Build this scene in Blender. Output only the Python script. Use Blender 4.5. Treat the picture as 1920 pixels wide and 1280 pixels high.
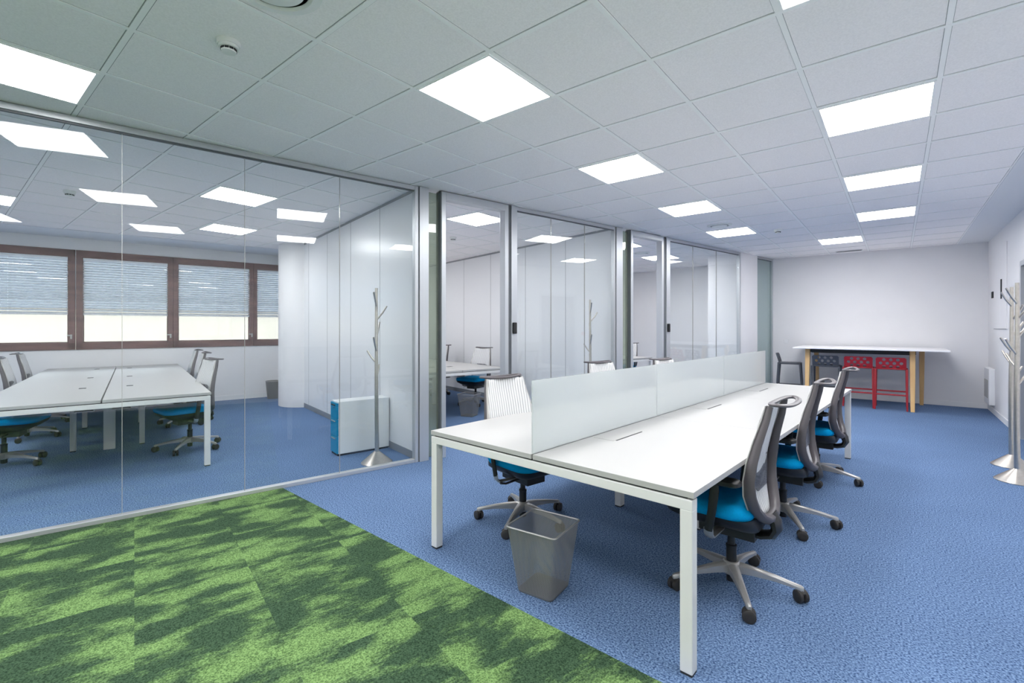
import bpy, bmesh, math, random
from mathutils import Vector, Matrix

# ------------------------------------------------------------------ clear
for o in list(bpy.data.objects):
    bpy.data.objects.remove(o, do_unlink=True)
SC = bpy.context.scene
COL = SC.collection

# ------------------------------------------------------------------ camera
HC = 1.345            # eye height
CH = 2.755            # ceiling height
F_PX = 887.0
cam_d = bpy.data.cameras.new('camera')
cam = bpy.data.objects.new('camera', cam_d); COL.objects.link(cam)
cam_d.sensor_fit = 'HORIZONTAL'; cam_d.sensor_width = 36.0
cam_d.lens = F_PX / 1920 * 36
cam_d.shift_y = -26.8 / 1920
cam_d.clip_start = 0.02; cam_d.clip_end = 200
cam.location = (0, 0, HC)
cam.rotation_euler = (math.pi / 2, 0, 0.6839)
SC.camera = cam

# ------------------------------------------------------------------ world / exposure
wd = bpy.data.worlds.new('world'); SC.world = wd; wd.use_nodes = True
nt = wd.node_tree; nt.nodes.clear()
bgn = nt.nodes.new('ShaderNodeBackground'); bgn.inputs[0].default_value = (.90, .95, 1.0, 1); bgn.inputs[1].default_value = 4.0
out = nt.nodes.new('ShaderNodeOutputWorld'); nt.links.new(bgn.outputs[0], out.inputs[0])
SC.view_settings.view_transform = 'Standard'
SC.view_settings.look = 'None'
SC.view_settings.gamma = 1
SC.view_settings.use_curve_mapping = False
SC.view_settings.exposure = 1.24
LAMP = 11.3           # radiance of the ceiling light panels
cy = SC.cycles
cy.max_bounces = 12; cy.diffuse_bounces = 5; cy.glossy_bounces = 5; cy.transparent_max_bounces = 32; cy.transmission_bounces = 8
cy.sample_clamp_indirect = 8.0
cy.caustics_reflective = False; cy.caustics_refractive = False

# ------------------------------------------------------------------ frames of reference
TH = math.atan(.2165)                       # the glass partition is turned against the ceiling grid
DU = Vector((math.sin(TH), math.cos(TH), 0)); DW = Vector((-math.cos(TH), math.sin(TH), 0)); P0 = Vector((-3.75, 3.044, 0))
def W(u, w, z=0.0): return P0 + DU * u + DW * w + Vector((0, 0, z))
RZ_U = -TH                                  # rotation whose local +Y is along u and whose local -X is along w
def G(i, j, z=0.0): return Vector(((i - .6912) * .6, (j + 2.9964) * .6, z))   # ceiling grid index to world

# ------------------------------------------------------------------ materials
def lin(c):
    r = []
    for v in c:
        v = v / 255.0
        r.append(v / 12.92 if v <= .04045 else ((v + .055) / 1.055) ** 2.4)
    return (r[0], r[1], r[2], 1)
def new_mat(name):
    m = bpy.data.materials.new(name); m.use_nodes = True
    n = m.node_tree; b = n.nodes['Principled BSDF']
    return m, n, b
def mat(name, rgb, rough=.5, metal=0, noise=0, scale=60, bump=0, bscale=200, spec=None, coat=0):
    m, n, b = new_mat(name)
    c = lin(rgb)
    b.inputs['Base Color'].default_value = c
    b.inputs['Roughness'].default_value = rough; b.inputs['Metallic'].default_value = metal
    if spec is not None: b.inputs['Specular IOR Level'].default_value = spec
    if coat: b.inputs['Coat Weight'].default_value = coat
    tc = n.nodes.new('ShaderNodeTexCoord')
    if noise:
        nz = n.nodes.new('ShaderNodeTexNoise'); nz.inputs['Scale'].default_value = scale; nz.inputs['Detail'].default_value = 4
        n.links.new(tc.outputs['Object'], nz.inputs['Vector'])
        rp = n.nodes.new('ShaderNodeValToRGB')
        rp.color_ramp.elements[0].position = .3; rp.color_ramp.elements[1].position = .7
        rp.color_ramp.elements[0].color = tuple(v * (1 - noise) for v in c[:3]) + (1,)
        rp.color_ramp.elements[1].color = tuple(min(1, v * (1 + noise)) for v in c[:3]) + (1,)
        n.links.new(nz.outputs['Fac'], rp.inputs[0]); n.links.new(rp.outputs[0], b.inputs['Base Color'])
    if bump:
        nb = n.nodes.new('ShaderNodeTexNoise'); nb.inputs['Scale'].default_value = bscale
        n.links.new(tc.outputs['Object'], nb.inputs['Vector'])
        bp = n.nodes.new('ShaderNodeBump'); bp.inputs['Strength'].default_value = bump; bp.inputs['Distance'].default_value = .002
        n.links.new(nb.outputs['Fac'], bp.inputs['Height']); n.links.new(bp.outputs[0], b.inputs['Normal'])
    return m
def N(n, t, **k):
    nd = n.nodes.new(t)
    for a, v in k.items():
        if hasattr(nd, a): setattr(nd, a, v)
    return nd
def math_node(n, op, a, b=None, c=None):
    nd = n.nodes.new('ShaderNodeMath'); nd.operation = op
    for i, v in enumerate((a, b, c)):
        if v is None: continue
        if isinstance(v, (int, float)): nd.inputs[i].default_value = v
        else: n.links.new(v, nd.inputs[i])
    return nd.outputs[0]
def mixc(n, fac, a, b):
    nd = n.nodes.new('ShaderNodeMix'); nd.data_type = 'RGBA'
    if isinstance(fac, (int, float)): nd.inputs[0].default_value = fac
    else: n.links.new(fac, nd.inputs[0])
    for i, v in ((6, a), (7, b)):
        if isinstance(v, tuple): nd.inputs[i].default_value = v
        else: n.links.new(v, nd.inputs[i])
    return nd.outputs[2]

def carpet_blue():
    m, n, b = new_mat('blue_loop_carpet')
    tc = N(n, 'ShaderNodeTexCoord')
    def nz(s, d=3):
        x = N(n, 'ShaderNodeTexNoise'); x.inputs['Scale'].default_value = s; x.inputs['Detail'].default_value = d
        n.links.new(tc.outputs['Object'], x.inputs['Vector']); return x.outputs['Fac']
    f = N(n, 'ShaderNodeValToRGB'); e = f.color_ramp.elements
    e[0].position = .34; e[0].color = lin((44, 69, 107)); e[1].position = .66; e[1].color = lin((128, 154, 191))
    n.links.new(nz(120, 4), f.inputs[0])
    big = N(n, 'ShaderNodeValToRGB'); e = big.color_ramp.elements
    e[0].position = .3; e[0].color = (.93, .93, .93, 1); e[1].position = .7; e[1].color = (1.05, 1.05, 1.05, 1)
    n.links.new(nz(1.3), big.inputs[0])
    mm = N(n, 'ShaderNodeMix'); mm.data_type = 'RGBA'; mm.blend_type = 'MULTIPLY'; mm.inputs[0].default_value = 1
    n.links.new(f.outputs[0], mm.inputs[6]); n.links.new(big.outputs[0], mm.inputs[7])
    n.links.new(mm.outputs[2], b.inputs['Base Color'])
    b.inputs['Roughness'].default_value = .95; b.inputs['Specular IOR Level'].default_value = .1
    bp = N(n, 'ShaderNodeBump'); bp.inputs['Strength'].default_value = .2; bp.inputs['Distance'].default_value = .002
    n.links.new(nz(260), bp.inputs['Height']); n.links.new(bp.outputs[0], b.inputs['Normal'])
    return m

def carpet_green():
    # half metre carpet tiles, each with its own patches of light and dark pile
    m, n, b = new_mat('green_tile_carpet')
    tc = N(n, 'ShaderNodeTexCoord')
    mp = N(n, 'ShaderNodeMapping'); mp.inputs['Rotation'].default_value = (0, 0, -(math.pi / 2 - TH))
    n.links.new(tc.outputs['Object'], mp.inputs['Vector'])
    sc = N(n, 'ShaderNodeVectorMath'); sc.operation = 'MULTIPLY'; sc.inputs[1].default_value = (2, 2, 0)
    n.links.new(mp.outputs[0], sc.inputs[0])
    fl = N(n, 'ShaderNodeVectorMath'); fl.operation = 'FLOOR'; n.links.new(sc.outputs[0], fl.inputs[0])
    wn = N(n, 'ShaderNodeTexWhiteNoise'); wn.noise_dimensions = '3D'; n.links.new(fl.outputs[0], wn.inputs['Vector'])
    mul = N(n, 'ShaderNodeVectorMath'); mul.operation = 'SCALE'; mul.inputs['Scale'].default_value = .9
    n.links.new(wn.outputs['Color'], mul.inputs[0])
    st = N(n, 'ShaderNodeVectorMath'); st.operation = 'MULTIPLY'; st.inputs[1].default_value = (3.4, 6.4, 0)
    n.links.new(mp.outputs[0], st.inputs[0])
    ad = N(n, 'ShaderNodeVectorMath'); ad.operation = 'ADD'; n.links.new(st.outputs[0], ad.inputs[0]); n.links.new(mul.outputs[0], ad.inputs[1])
    pz = N(n, 'ShaderNodeTexNoise'); pz.inputs['Scale'].default_value = 1.0; pz.inputs['Detail'].default_value = 2; pz.inputs['Roughness'].default_value = .4
    n.links.new(ad.outputs[0], pz.inputs['Vector'])
    st2 = N(n, 'ShaderNodeVectorMath'); st2.operation = 'MULTIPLY'; st2.inputs[1].default_value = (16, 60, 0)
    n.links.new(mp.outputs[0], st2.inputs[0])
    fz = N(n, 'ShaderNodeTexNoise'); fz.inputs['Scale'].default_value = 1.0; fz.inputs['Detail'].default_value = 6; fz.inputs['Roughness'].default_value = .75
    n.links.new(st2.outputs[0], fz.inputs['Vector'])
    s = math_node(n, 'ADD', pz.outputs['Fac'], math_node(n, 'MULTIPLY', math_node(n, 'SUBTRACT', fz.outputs['Fac'], .5), .5))
    rp = N(n, 'ShaderNodeValToRGB'); e = rp.color_ramp.elements
    e[0].position = .45; e[0].color = lin((60, 82, 62)); e[1].position = .60; e[1].color = lin((114, 144, 90))
    n.links.new(s, rp.inputs[0])
    sp = N(n, 'ShaderNodeTexNoise'); sp.inputs['Scale'].default_value = 150; sp.inputs['Detail'].default_value = 4; n.links.new(tc.outputs['Object'], sp.inputs['Vector'])
    sr = N(n, 'ShaderNodeValToRGB'); e = sr.color_ramp.elements
    e[0].position = .35; e[0].color = (.36, .42, .40, 1); e[1].position = .65; e[1].color = (1.3, 1.28, 1.25, 1)
    n.links.new(sp.outputs['Fac'], sr.inputs[0])
    mm = N(n, 'ShaderNodeMix'); mm.data_type = 'RGBA'; mm.blend_type = 'MULTIPLY'; mm.inputs[0].default_value = 1
    n.links.new(rp.outputs[0], mm.inputs[6]); n.links.new(sr.outputs[0], mm.inputs[7])
    n.links.new(mm.outputs[2], b.inputs['Base Color'])
    b.inputs['Roughness'].default_value = .95; b.inputs['Specular IOR Level'].default_value = .1
    bp = N(n, 'ShaderNodeBump'); bp.inputs['Strength'].default_value = .2; bp.inputs['Distance'].default_value = .002
    n.links.new(sp.outputs['Fac'], bp.inputs['Height']); n.links.new(bp.outputs[0], b.inputs['Normal'])
    return m

def ceiling_tile():
    m, n, b = new_mat('mineral_ceiling_tile')
    tc = N(n, 'ShaderNodeTexCoord'); sx = N(n, 'ShaderNodeSeparateXYZ'); n.links.new(tc.outputs['Object'], sx.inputs[0])
    # groove shade beside each bar, painted into the tile colour as darker lines
    def edge(o, off, wd):
        v = math_node(n, 'FRACT', math_node(n, 'DIVIDE', math_node(n, 'ADD', o, off), .6))
        v = math_node(n, 'ABSOLUTE', math_node(n, 'SUBTRACT', v, .5))      # .5 on the line
        d = math_node(n, 'MULTIPLY', math_node(n, 'SUBTRACT', .5, v), .6)
        return math_node(n, 'LESS_THAN', d, wd)
    ex = edge(sx.outputs[0], .6912 * .6 + 60, .0145)
    ey = edge(sx.outputs[1], -2.9964 * .6 + 60, .0165)
    ln = math_node(n, 'MAXIMUM', ex, ey)
    nz = N(n, 'ShaderNodeTexNoise'); nz.inputs['Scale'].default_value = 120; nz.inputs['Detail'].default_value = 5
    n.links.new(tc.outputs['Object'], nz.inputs['Vector'])
    rp = N(n, 'ShaderNodeValToRGB'); e = rp.color_ramp.elements
    e[0].position = .3; e[0].color = lin((240, 237, 238)); e[1].position = .7; e[1].color = lin((250, 247, 248))
    n.links.new(nz.outputs['Fac'], rp.inputs[0])
    n.links.new(mixc(n, ln, rp.outputs[0], lin((160, 163, 164))), b.inputs['Base Color'])
    b.inputs['Roughness'].default_value = .95; b.inputs['Specular IOR Level'].default_value = .15
    return m

def glass(name, tint, haze=0.0, hz=(230, 240, 238), rough=0.0):
    m = bpy.data.materials.new(name); m.use_nodes = True; n = m.node_tree; n.nodes.clear()
    o = N(n, 'ShaderNodeOutputMaterial'); tr = N(n, 'ShaderNodeBsdfTransparent'); gl = N(n, 'ShaderNodeBsdfGlossy')
    tr.inputs[0].default_value = lin(tint); gl.inputs['Roughness'].default_value = rough
    ge = N(n, 'ShaderNodeNewGeometry')
    ior = math_node(n, 'ADD', 1.5, math_node(n, 'MULTIPLY', ge.outputs['Backfacing'], 1 / 1.5 - 1.5))
    fr = N(n, 'ShaderNodeFresnel'); 
    # on the inner face the node inverts the ior, so hand it the inverse to stay at 1.5
    n.links.new(ior, fr.inputs['IOR'])
    mx = N(n, 'ShaderNodeMixShader'); n.links.new(fr.outputs[0], mx.inputs[0])
    base = tr.outputs[0]
    if haze:
        df = N(n, 'ShaderNodeBsdfDiffuse'); df.inputs[0].default_value = lin(hz)
        tl = N(n, 'ShaderNodeBsdfTranslucent'); tl.inputs[0].default_value = lin(hz)
        dm = N(n, 'ShaderNodeMixShader'); dm.inputs[0].default_value = .5
        n.links.new(df.outputs[0], dm.inputs[1]); n.links.new(tl.outputs[0], dm.inputs[2])
        hm = N(n, 'ShaderNodeMixShader'); hm.inputs[0].default_value = haze
        n.links.new(tr.outputs[0], hm.inputs[1]); n.links.new(dm.outputs[0], hm.inputs[2]); base = hm.outputs[0]
    n.links.new(base, mx.inputs[1]); n.links.new(gl.outputs[0], mx.inputs[2]); n.links.new(mx.outputs[0], o.inputs[0])
    return m

def wire_mesh(name, rgb, cell=.006, cover=.42, metal=.8, axis='uv'):
    m, n, b = new_mat(name)
    b.inputs['Base Color'].default_value = lin(rgb); b.inputs['Metallic'].default_value = metal; b.inputs['Roughness'].default_value = .4
    tc = N(n, 'ShaderNodeTexCoord'); sx = N(n, 'ShaderNodeSeparateXYZ'); n.links.new(tc.outputs['Object'], sx.inputs[0])
    h = math_node(n, 'ADD', sx.outputs[0], sx.outputs[1])
    a = math_node(n, 'LESS_THAN', math_node(n, 'FRACT', math_node(n, 'DIVIDE', math_node(n, 'ADD', h, math_node(n, 'ADD', sx.outputs[2], 10)), cell)), cover * .6)
    c = math_node(n, 'LESS_THAN', math_node(n, 'FRACT', math_node(n, 'DIVIDE', math_node(n, 'ADD', math_node(n, 'SUBTRACT', h, sx.outputs[2]), 10), cell)), cover * .6)
    n.links.new(math_node(n, 'MAXIMUM', a, c), b.inputs['Alpha'])
    return m

def chair_mesh():
    m, n, b = new_mat('white_ribbed_mesh')
    tc = N(n, 'ShaderNodeTexCoord'); sx = N(n, 'ShaderNodeSeparateXYZ'); n.links.new(tc.outputs['Object'], sx.inputs[0])
    wv = math_node(n, 'SINE', math_node(n, 'MULTIPLY', sx.outputs[0], 2 * math.pi / .021))
    rp = N(n, 'ShaderNodeValToRGB'); e = rp.color_ramp.elements
    e[0].position = .15; e[0].color = lin((190, 190, 192)); e[1].position = .6; e[1].color = lin((234, 234, 236))
    n.links.new(math_node(n, 'MULTIPLY_ADD', wv, .5, .5), rp.inputs[0]); n.links.new(rp.outputs[0], b.inputs['Base Color'])
    b.inputs['Roughness'].default_value = .8; b.inputs['Alpha'].default_value = .9
    bp = N(n, 'ShaderNodeBump'); bp.inputs['Strength'].default_value = .5; bp.inputs['Distance'].default_value = .004
    n.links.new(wv, bp.inputs['Height']); n.links.new(bp.outputs[0], b.inputs['Normal'])
    return m

def wood(name, c1, c2, sc=(2, 2, 30), rot=(0, 0, 0)):
    m, n, b = new_mat(name)
    tc = N(n, 'ShaderNodeTexCoord'); mp = N(n, 'ShaderNodeMapping'); mp.inputs['Scale'].default_value = sc; mp.inputs['Rotation'].default_value = rot
    n.links.new(tc.outputs['Object'], mp.inputs['Vector'])
    nz = N(n, 'ShaderNodeTexNoise'); nz.inputs['Scale'].default_value = 2; nz.inputs['Detail'].default_value = 6
    n.links.new(mp.outputs[0], nz.inputs['Vector'])
    rp = N(n, 'ShaderNodeValToRGB'); e = rp.color_ramp.elements
    e[0].position = .3; e[0].color = lin(c1); e[1].position = .7; e[1].color = lin(c2)
    n.links.new(nz.outputs['Fac'], rp.inputs[0]); n.links.new(rp.outputs[0], b.inputs['Base Color'])
    b.inputs['Roughness'].default_value = .45
    return m

def emit(name, rgb, s):
    m = bpy.data.materials.new(name); m.use_nodes = True; n = m.node_tree; n.nodes.clear()
    o = N(n, 'ShaderNodeOutputMaterial'); e = N(n, 'ShaderNodeEmission'); e.inputs[0].default_value = lin(rgb); e.inputs[1].default_value = s
    n.links.new(e.outputs[0], o.inputs[0]); return m

M = dict(
    wall=mat('white_wall_paint', (230, 229, 231), .7, noise=.012, scale=3),
    plaster=mat('white_plaster', (222, 224, 228), .8),
    panel=mat('white_partition_panel', (228, 229, 232), .28),
    seam=mat('grey_joint', (150, 153, 158), .6),
    base=mat('white_skirting', (232, 232, 234), .5),
    greybase=mat('grey_skirting', (128, 132, 138), .5),
    bar=mat('ceiling_bar_white', (246, 246, 246), .5),
    tile=ceiling_tile(), blue=carpet_blue(), green=carpet_green(),
    alu=mat('anodised_aluminium', (196, 199, 203), .35, .55),
    alud=mat('aluminium_shadow_gasket', (96, 100, 104), .6),
    steel=mat('brushed_steel', (196, 190, 182), .30, 1, noise=.06, scale=40),
    glass=glass('clear_glass', (252, 254, 254)),
    wglass=glass('window_glass', (248, 252, 253)),
    edge=glass('green_glass_edge', (214, 222, 212), haze=.3, hz=(196, 202, 190)),
    tglass=glass('green_tinted_glass', (240, 248, 247), haze=.12, hz=(228, 240, 240)),
    frost=glass('frosted_screen_glass', (242, 247, 246), haze=.62, hz=(226, 229, 231), rough=.08),
    white=mat('white_laminate', (176, 175, 174), .4),
    edgeband=mat('edge_band', (222, 222, 214), .4),
    wmetal=mat('white_powder_metal', (220, 219, 218), .4),
    black=mat('black_plastic', (26, 26, 28), .45),
    dark=mat('dark_slot', (34, 35, 38), .7),
    greyp=mat('warm_grey_plastic', (86, 81, 85), .42),
    lgrey=mat('light_grey_plastic', (176, 174, 172), .4),
    seat=mat('cyan_seat_fabric', (0, 148, 206), .9, noise=.08, scale=150, bump=.3, bscale=500, spec=.1),
    cmesh=chair_mesh(),
    lumbar=wire_mesh('dark_lumbar_mesh', (70, 70, 78), .005, .75, 0),
    sil=mat('silver_painted_metal', (178, 176, 174), .35, .6),
    chrome=mat('chrome', (220, 220, 222), .15, 1),
    rubber=mat('caster_rubber', (46, 43, 42), .6),
    wire=wire_mesh('steel_wire_mesh', (148, 146, 144), .0075, .50, .4),
    wiresolid=mat('grey_bin_steel', (128, 126, 124), .4, .7),
    red=mat('red_plastic', (164, 30, 42), .4), char=mat('charcoal_plastic', (66, 70, 80), .45),
    oak=wood('pale_oak', (214, 170, 110), (232, 194, 138), (3, 3, .6)),
    ttop=mat('white_high_table_top', (238, 236, 238), .35),
    bbeam=mat('black_steel', (30, 29, 32), .5),
    brown=wood('brown_window_frame', (92, 62, 60), (124, 88, 84), (1, 1, 6)),
    slat=mat('white_blind_slat', (228, 232, 236), .5),
    cyan=mat('cyan_drawer_front', (0, 134, 178), .4),
    cabw=mat('white_cabinet_metal', (226, 228, 230), .45),
    facade=mat('cream_facade', (128, 119, 108), .85, noise=.03, scale=1.2),
    facade2=mat('grey_stone_facade', (78, 81, 86), .85, noise=.04, scale=2),
    fwin=mat('facade_window_blue', (170, 205, 235), .15),
    ground=mat('street_asphalt', (120, 120, 122), .9),
    doorgrey=mat('slate_grey_door', (72, 76, 98), .5),
    redsign=mat('red_call_point', (206, 36, 44), .4),
    lamp=emit('lit_panel', (255, 255, 255), LAMP),
    dome=mat('detector_plastic', (224, 226, 224), .4),
)

# ------------------------------------------------------------------ mesh helpers
class MB:
    def __init__(s): s.bm = bmesh.new()
    def box(s, x0, x1, y0, y1, z0, z1, mx=None):
        c = [(x0, y0, z0), (x1, y0, z0), (x1, y1, z0), (x0, y1, z0), (x0, y0, z1), (x1, y0, z1), (x1, y1, z1), (x0, y1, z1)]
        v = [s.bm.verts.new(mx @ Vector(p) if mx else p) for p in c]
        for f in ((3, 2, 1, 0), (4, 5, 6, 7), (0, 1, 5, 4), (1, 2, 6, 5), (2, 3, 7, 6), (3, 0, 4, 7)):
            s.bm.faces.new([v[i] for i in f])
        return s
    def wbox(s, u0, u1, w0, w1, z0, z1):    # box in the partition's frame
        c = [W(u0, w0, z0), W(u0, w1, z0), W(u1, w1, z0), W(u1, w0, z0), W(u0, w0, z1), W(u0, w1, z1), W(u1, w1, z1), W(u1, w0, z1)]
        v = [s.bm.verts.new(p) for p in c]
        for f in ((0, 1, 2, 3), (7, 6, 5, 4), (4, 5, 1, 0), (5, 6, 2, 1), (6, 7, 3, 2), (7, 4, 0, 3)):
            s.bm.faces.new([v[i] for i in f])
        return s
    def prism(s, pts, z0, z1, mx=None):
        a = [s.bm.verts.new(mx @ Vector((p[0], p[1], z0)) if mx else (p[0], p[1], z0)) for p in pts]
        b = [s.bm.verts.new(mx @ Vector((p[0], p[1], z1)) if mx else (p[0], p[1], z1)) for p in pts]
        s.bm.faces.new(a[::-1]); s.bm.faces.new(b)
        k = len(a)
        for i in range(k): s.bm.faces.new((a[i], a[(i + 1) % k], b[(i + 1) % k], b[i]))
        return s
    def loft(s, rings, cap=True, closed=False):
        R = [[s.bm.verts.new(p) for p in r] for r in rings]
        k = len(R[0]); n = len(R)
        for i in range(n if closed else n - 1):
            A = R[i]; B = R[(i + 1) % n]
            for j in range(k): s.bm.faces.new((A[j], A[(j + 1) % k], B[(j + 1) % k], B[j]))
        if cap and not closed: s.bm.faces.new(R[0][::-1]); s.bm.faces.new(R[-1])
        return s
    def lathe(s, prof, cx=0, cy=0, n=24, mx=None, cap=True):
        rings = []
        for r, z in prof:
            rings.append([(mx @ Vector((cx + r * math.cos(2 * math.pi * k / n), cy + r * math.sin(2 * math.pi * k / n), z))) if mx
                          else Vector((cx + r * math.cos(2 * math.pi * k / n), cy + r * math.sin(2 * math.pi * k / n), z)) for k in range(n)])
        return s.loft(rings, cap)
    def tube(s, pts, r, n=8, closed=False, cap=True):
        pts = [Vector(p) for p in pts]; rr = r if isinstance(r, (list, tuple)) else [r] * len(pts)
        rings = []; m = len(pts)
        for i, p in enumerate(pts):
            if closed: t = pts[(i + 1) % m] - pts[i - 1]
            else: t = pts[min(i + 1, m - 1)] - pts[max(i - 1, 0)]
            t.normalize(); up = Vector((0, 0, 1)) if abs(t.z) < .95 else Vector((0, 1, 0))
            a = t.cross(up).normalized(); b = a.cross(t).normalized()
            rings.append([p + (a * math.cos(2 * math.pi * k / n) + b * math.sin(2 * math.pi * k / n)) * rr[i] for k in range(n)])
        return s.loft(rings, cap, closed)
    def sweep(s, pts, secs, up=(0, 1, 0), closed=False):
        # rectangular section: half width in plane (a), half size along 'up' (b)
        pts = [Vector(p) for p in pts]; rings = []; m = len(pts); upv = Vector(up)
        for i, p in enumerate(pts):
            t = (pts[(i + 1) % m] - pts[i - 1]) if closed else (pts[min(i + 1, m - 1)] - pts[max(i - 1, 0)])
            t.normalize(); a = t.cross(upv).normalized(); b = a.cross(t).normalized()
            ha, hb = secs[i] if isinstance(secs, list) else secs
            c = .35
            ring = []
            for (x, y) in ((1, -c), (1, c), (c, 1), (-c, 1), (-1, c), (-1, -c), (-c, -1), (c, -1)):
                ring.append(p + a * ha * x + b * hb * y)
            rings.append(ring)
        return s.loft(rings, True, closed)
    def build(s, name, m, parent=None, smooth=False, bevel=0, seg=2, autos=None):
        bmesh.ops.recalc_face_normals(s.bm, faces=s.bm.faces)
        me = bpy.data.meshes.new(name); s.bm.to_mesh(me); s.bm.free()
        me.materials.append(m)
        if smooth:
            for p in me.polygons: p.use_smooth = True
            me.set_sharp_from_angle(angle=math.radians(autos or 40))
        o = bpy.data.objects.new(name, me); COL.objects.link(o)
        if parent: o.parent = parent
        if bevel:
            b = o.modifiers.new('bevel', 'BEVEL'); b.width = bevel; b.segments = seg; b.limit_method = 'ANGLE'; b.angle_limit = math.radians(40)
        return o

def tag(o, label=None, cat=None, group=None, kind=None):
    if label: o['label'] = label
    if cat: o['category'] = cat
    if group: o['group'] = group
    if kind: o['kind'] = kind
    return o
def empty(name, loc, rz=0):
    o = bpy.data.objects.new(name, None); COL.objects.link(o); o.location = loc; o.rotation_euler = (0, 0, rz)
    o.empty_display_size = .1
    return o
def copy_tree(o, parent=None):
    c = o.copy(); COL.objects.link(c)
    if parent: c.parent = parent
    for ch in [x for x in KIDS.get(o.name, [])]: copy_tree(ch, c)
    return c
KIDS = {}
def index_kids():
    KIDS.clear()
    for o in bpy.data.objects:
        if o.parent: KIDS.setdefault(o.parent.name, []).append(o)
def dup(src, loc, rz, label, group=None, cat=None):
    index_kids()
    c = copy_tree(src); c.location = loc; c.rotation_euler = (0, 0, rz); c['label'] = label
    if group: c['group'] = group
    return c
def struct(o, label=None): 
    o['kind'] = 'structure'
    if label: o['label'] = label
    return o

# ================================================================== SHELL
# ---- floor: blue carpet everywhere, green carpet tiles laid flush in the near zone
XR = 1.16; YB = 11.0; YN = -5.0
def part_x(y): return P0.x + .2165 * (y - P0.y)
fl = MB().box(-12.5, 1.6, YN - .4, 14.0, -.2, 0).build('floor', M['blue']); struct(fl, 'blue loop pile carpet floor')
g0 = (part_x(1.853) - .02, 1.853); g1 = (XR, 1.853 - .0332 * (XR - g0[0]))
gr = MB().prism([(part_x(YN), YN), (XR, YN), g1, g0], 0, .004).build('floor_green', M['green'])
struct(gr, 'green patchy carpet tiles in front of the glass partition')

# ---- ceiling with its bars
ce = MB().box(-12.5, 1.6, YN - .4, 14.0, CH, CH + .15).build('ceiling', M['tile']); struct(ce, 'suspended ceiling of square mineral tiles')
gb = MB()
for i in range(-19, 3):
    x = G(i, 0).x; gb.box(x - .012, x + .012, YN - .3, 13.8, CH - .004, CH + .001)
gb.build('grid_bars', M['bar'], ce)
gb = MB()
for j in range(-11, 20):
    y = G(0, j).y; gb.box(-12.3, 1.5, y - .012, y + .012, CH - .0045, CH + .001)
gb.build('cross_bars', M['bar'], ce)
t1 = MB().box(G(2, 0).x, XR + .02, YN, YB + .02, CH - .008, CH + .002).build('trim_1', M['plaster']); struct(t1, 'plain plaster strip of ceiling along the right wall')
t2 = MB().wbox(-6.5, 8.1, 5.0, 6.0, CH - .008, CH + .002).build('trim_2', M['plaster']); struct(t2, 'plain plaster strip of ceiling along the window wall')

# ---- right wall with door opening, back wall, rear and hidden walls
wr = MB()
wr.box(XR, XR + .15, YN, 7.3, 0, CH); wr.box(XR, XR + .15, 8.3, YB + .2, 0, CH); wr.box(XR, XR + .15, 7.3, 8.3, 2.12, CH)
struct(wr.build('wall_right', M['wall']), 'white wall on the right')
struct(MB().box(part_x(YB) - .02, XR + .15, YB, YB + .15, 0, CH).build('wall_back', M['wall']), 'white back wall behind the high table')
struct(MB().box(part_x(YN) - .1, XR + .15, YN - .15, YN, 0, CH).build('wall_front', M['wall']), 'white wall behind the viewpoint')
bb = MB(); bb.box(XR - .012, XR, 8.36, YB, 0, .085); bb.box(XR - .012, XR, YN, 7.24, 0, .085)
struct(bb.build('baseboard_right', M['base'], bevel=.003), 'white skirting along the right wall')
struct(MB().box(part_x(YB) + .02, XR - .012, YB - .012, YB, 0, .085).build('baseboard_back', M['base'], bevel=.003), 'white skirting along the back wall')
# slate door on the right wall
d = struct(MB().box(XR + .03, XR + .075, 7.34, 8.26, .01, 2.08).build('door_3', M['doorgrey'], bevel=.002), 'slate grey door in the right wall')
fr = MB(); fr.box(XR - .015, XR + .1, 8.26, 8.32, 0, 2.14); fr.box(XR - .015, XR + .1, 7.28, 7.34, 0, 2.14); fr.box(XR - .015, XR + .1, 7.34, 8.26, 2.08, 2.14)
fr.build('door_frame', M['alu'], d)
MB().tube([(XR + .03, 7.45, 1.03), (XR - .03, 7.45, 1.03), (XR - .03, 7.58, 1.03)], .009).build('door_handle', M['chrome'], d, smooth=True)

# ---- office walls: window wall, cross walls, outer end walls  (u,w frame)
WIN_W = 5.80
Z0, Z1 = .99, 2.56
win_u = [(-4.30, -2.989), (-2.822, -1.726), (-1.583, -.475), (-.349, .75)]
win_out = [(-4.42, -2.909), (-2.901, -1.6555), (-1.6535, -.413), (-.411, .85)]
ww_ = MB()
ww_.wbox(-6.5, 3.05, WIN_W, WIN_W + .25, 0, Z0); ww_.wbox(-6.5, 3.05, WIN_W, WIN_W + .25, Z1, CH)
ww_.wbox(-6.5, -4.5, WIN_W, WIN_W + .25, Z0, Z1); ww_.wbox(.85, 3.05, WIN_W, WIN_W + .25, Z0, Z1)
ww_.wbox(3.05, 8.2, WIN_W, WIN_W + .25, 0, CH)
struct(ww_.build('wall_window', M['wall']), 'white wall below and above the band of windows')
struct(MB().wbox(-6.5, -.01, WIN_W - .012, WIN_W, 0, .085).build('baseboard_window', M['base']), 'white skirting under the windows')
# left end wall of the first office (outside the frame, closes the room)
struct(MB().wbox(-6.65, -6.5, -.1, 6.05, 0, CH).build('wall_left', M['wall']), 'white end wall of the glazed office')

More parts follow.
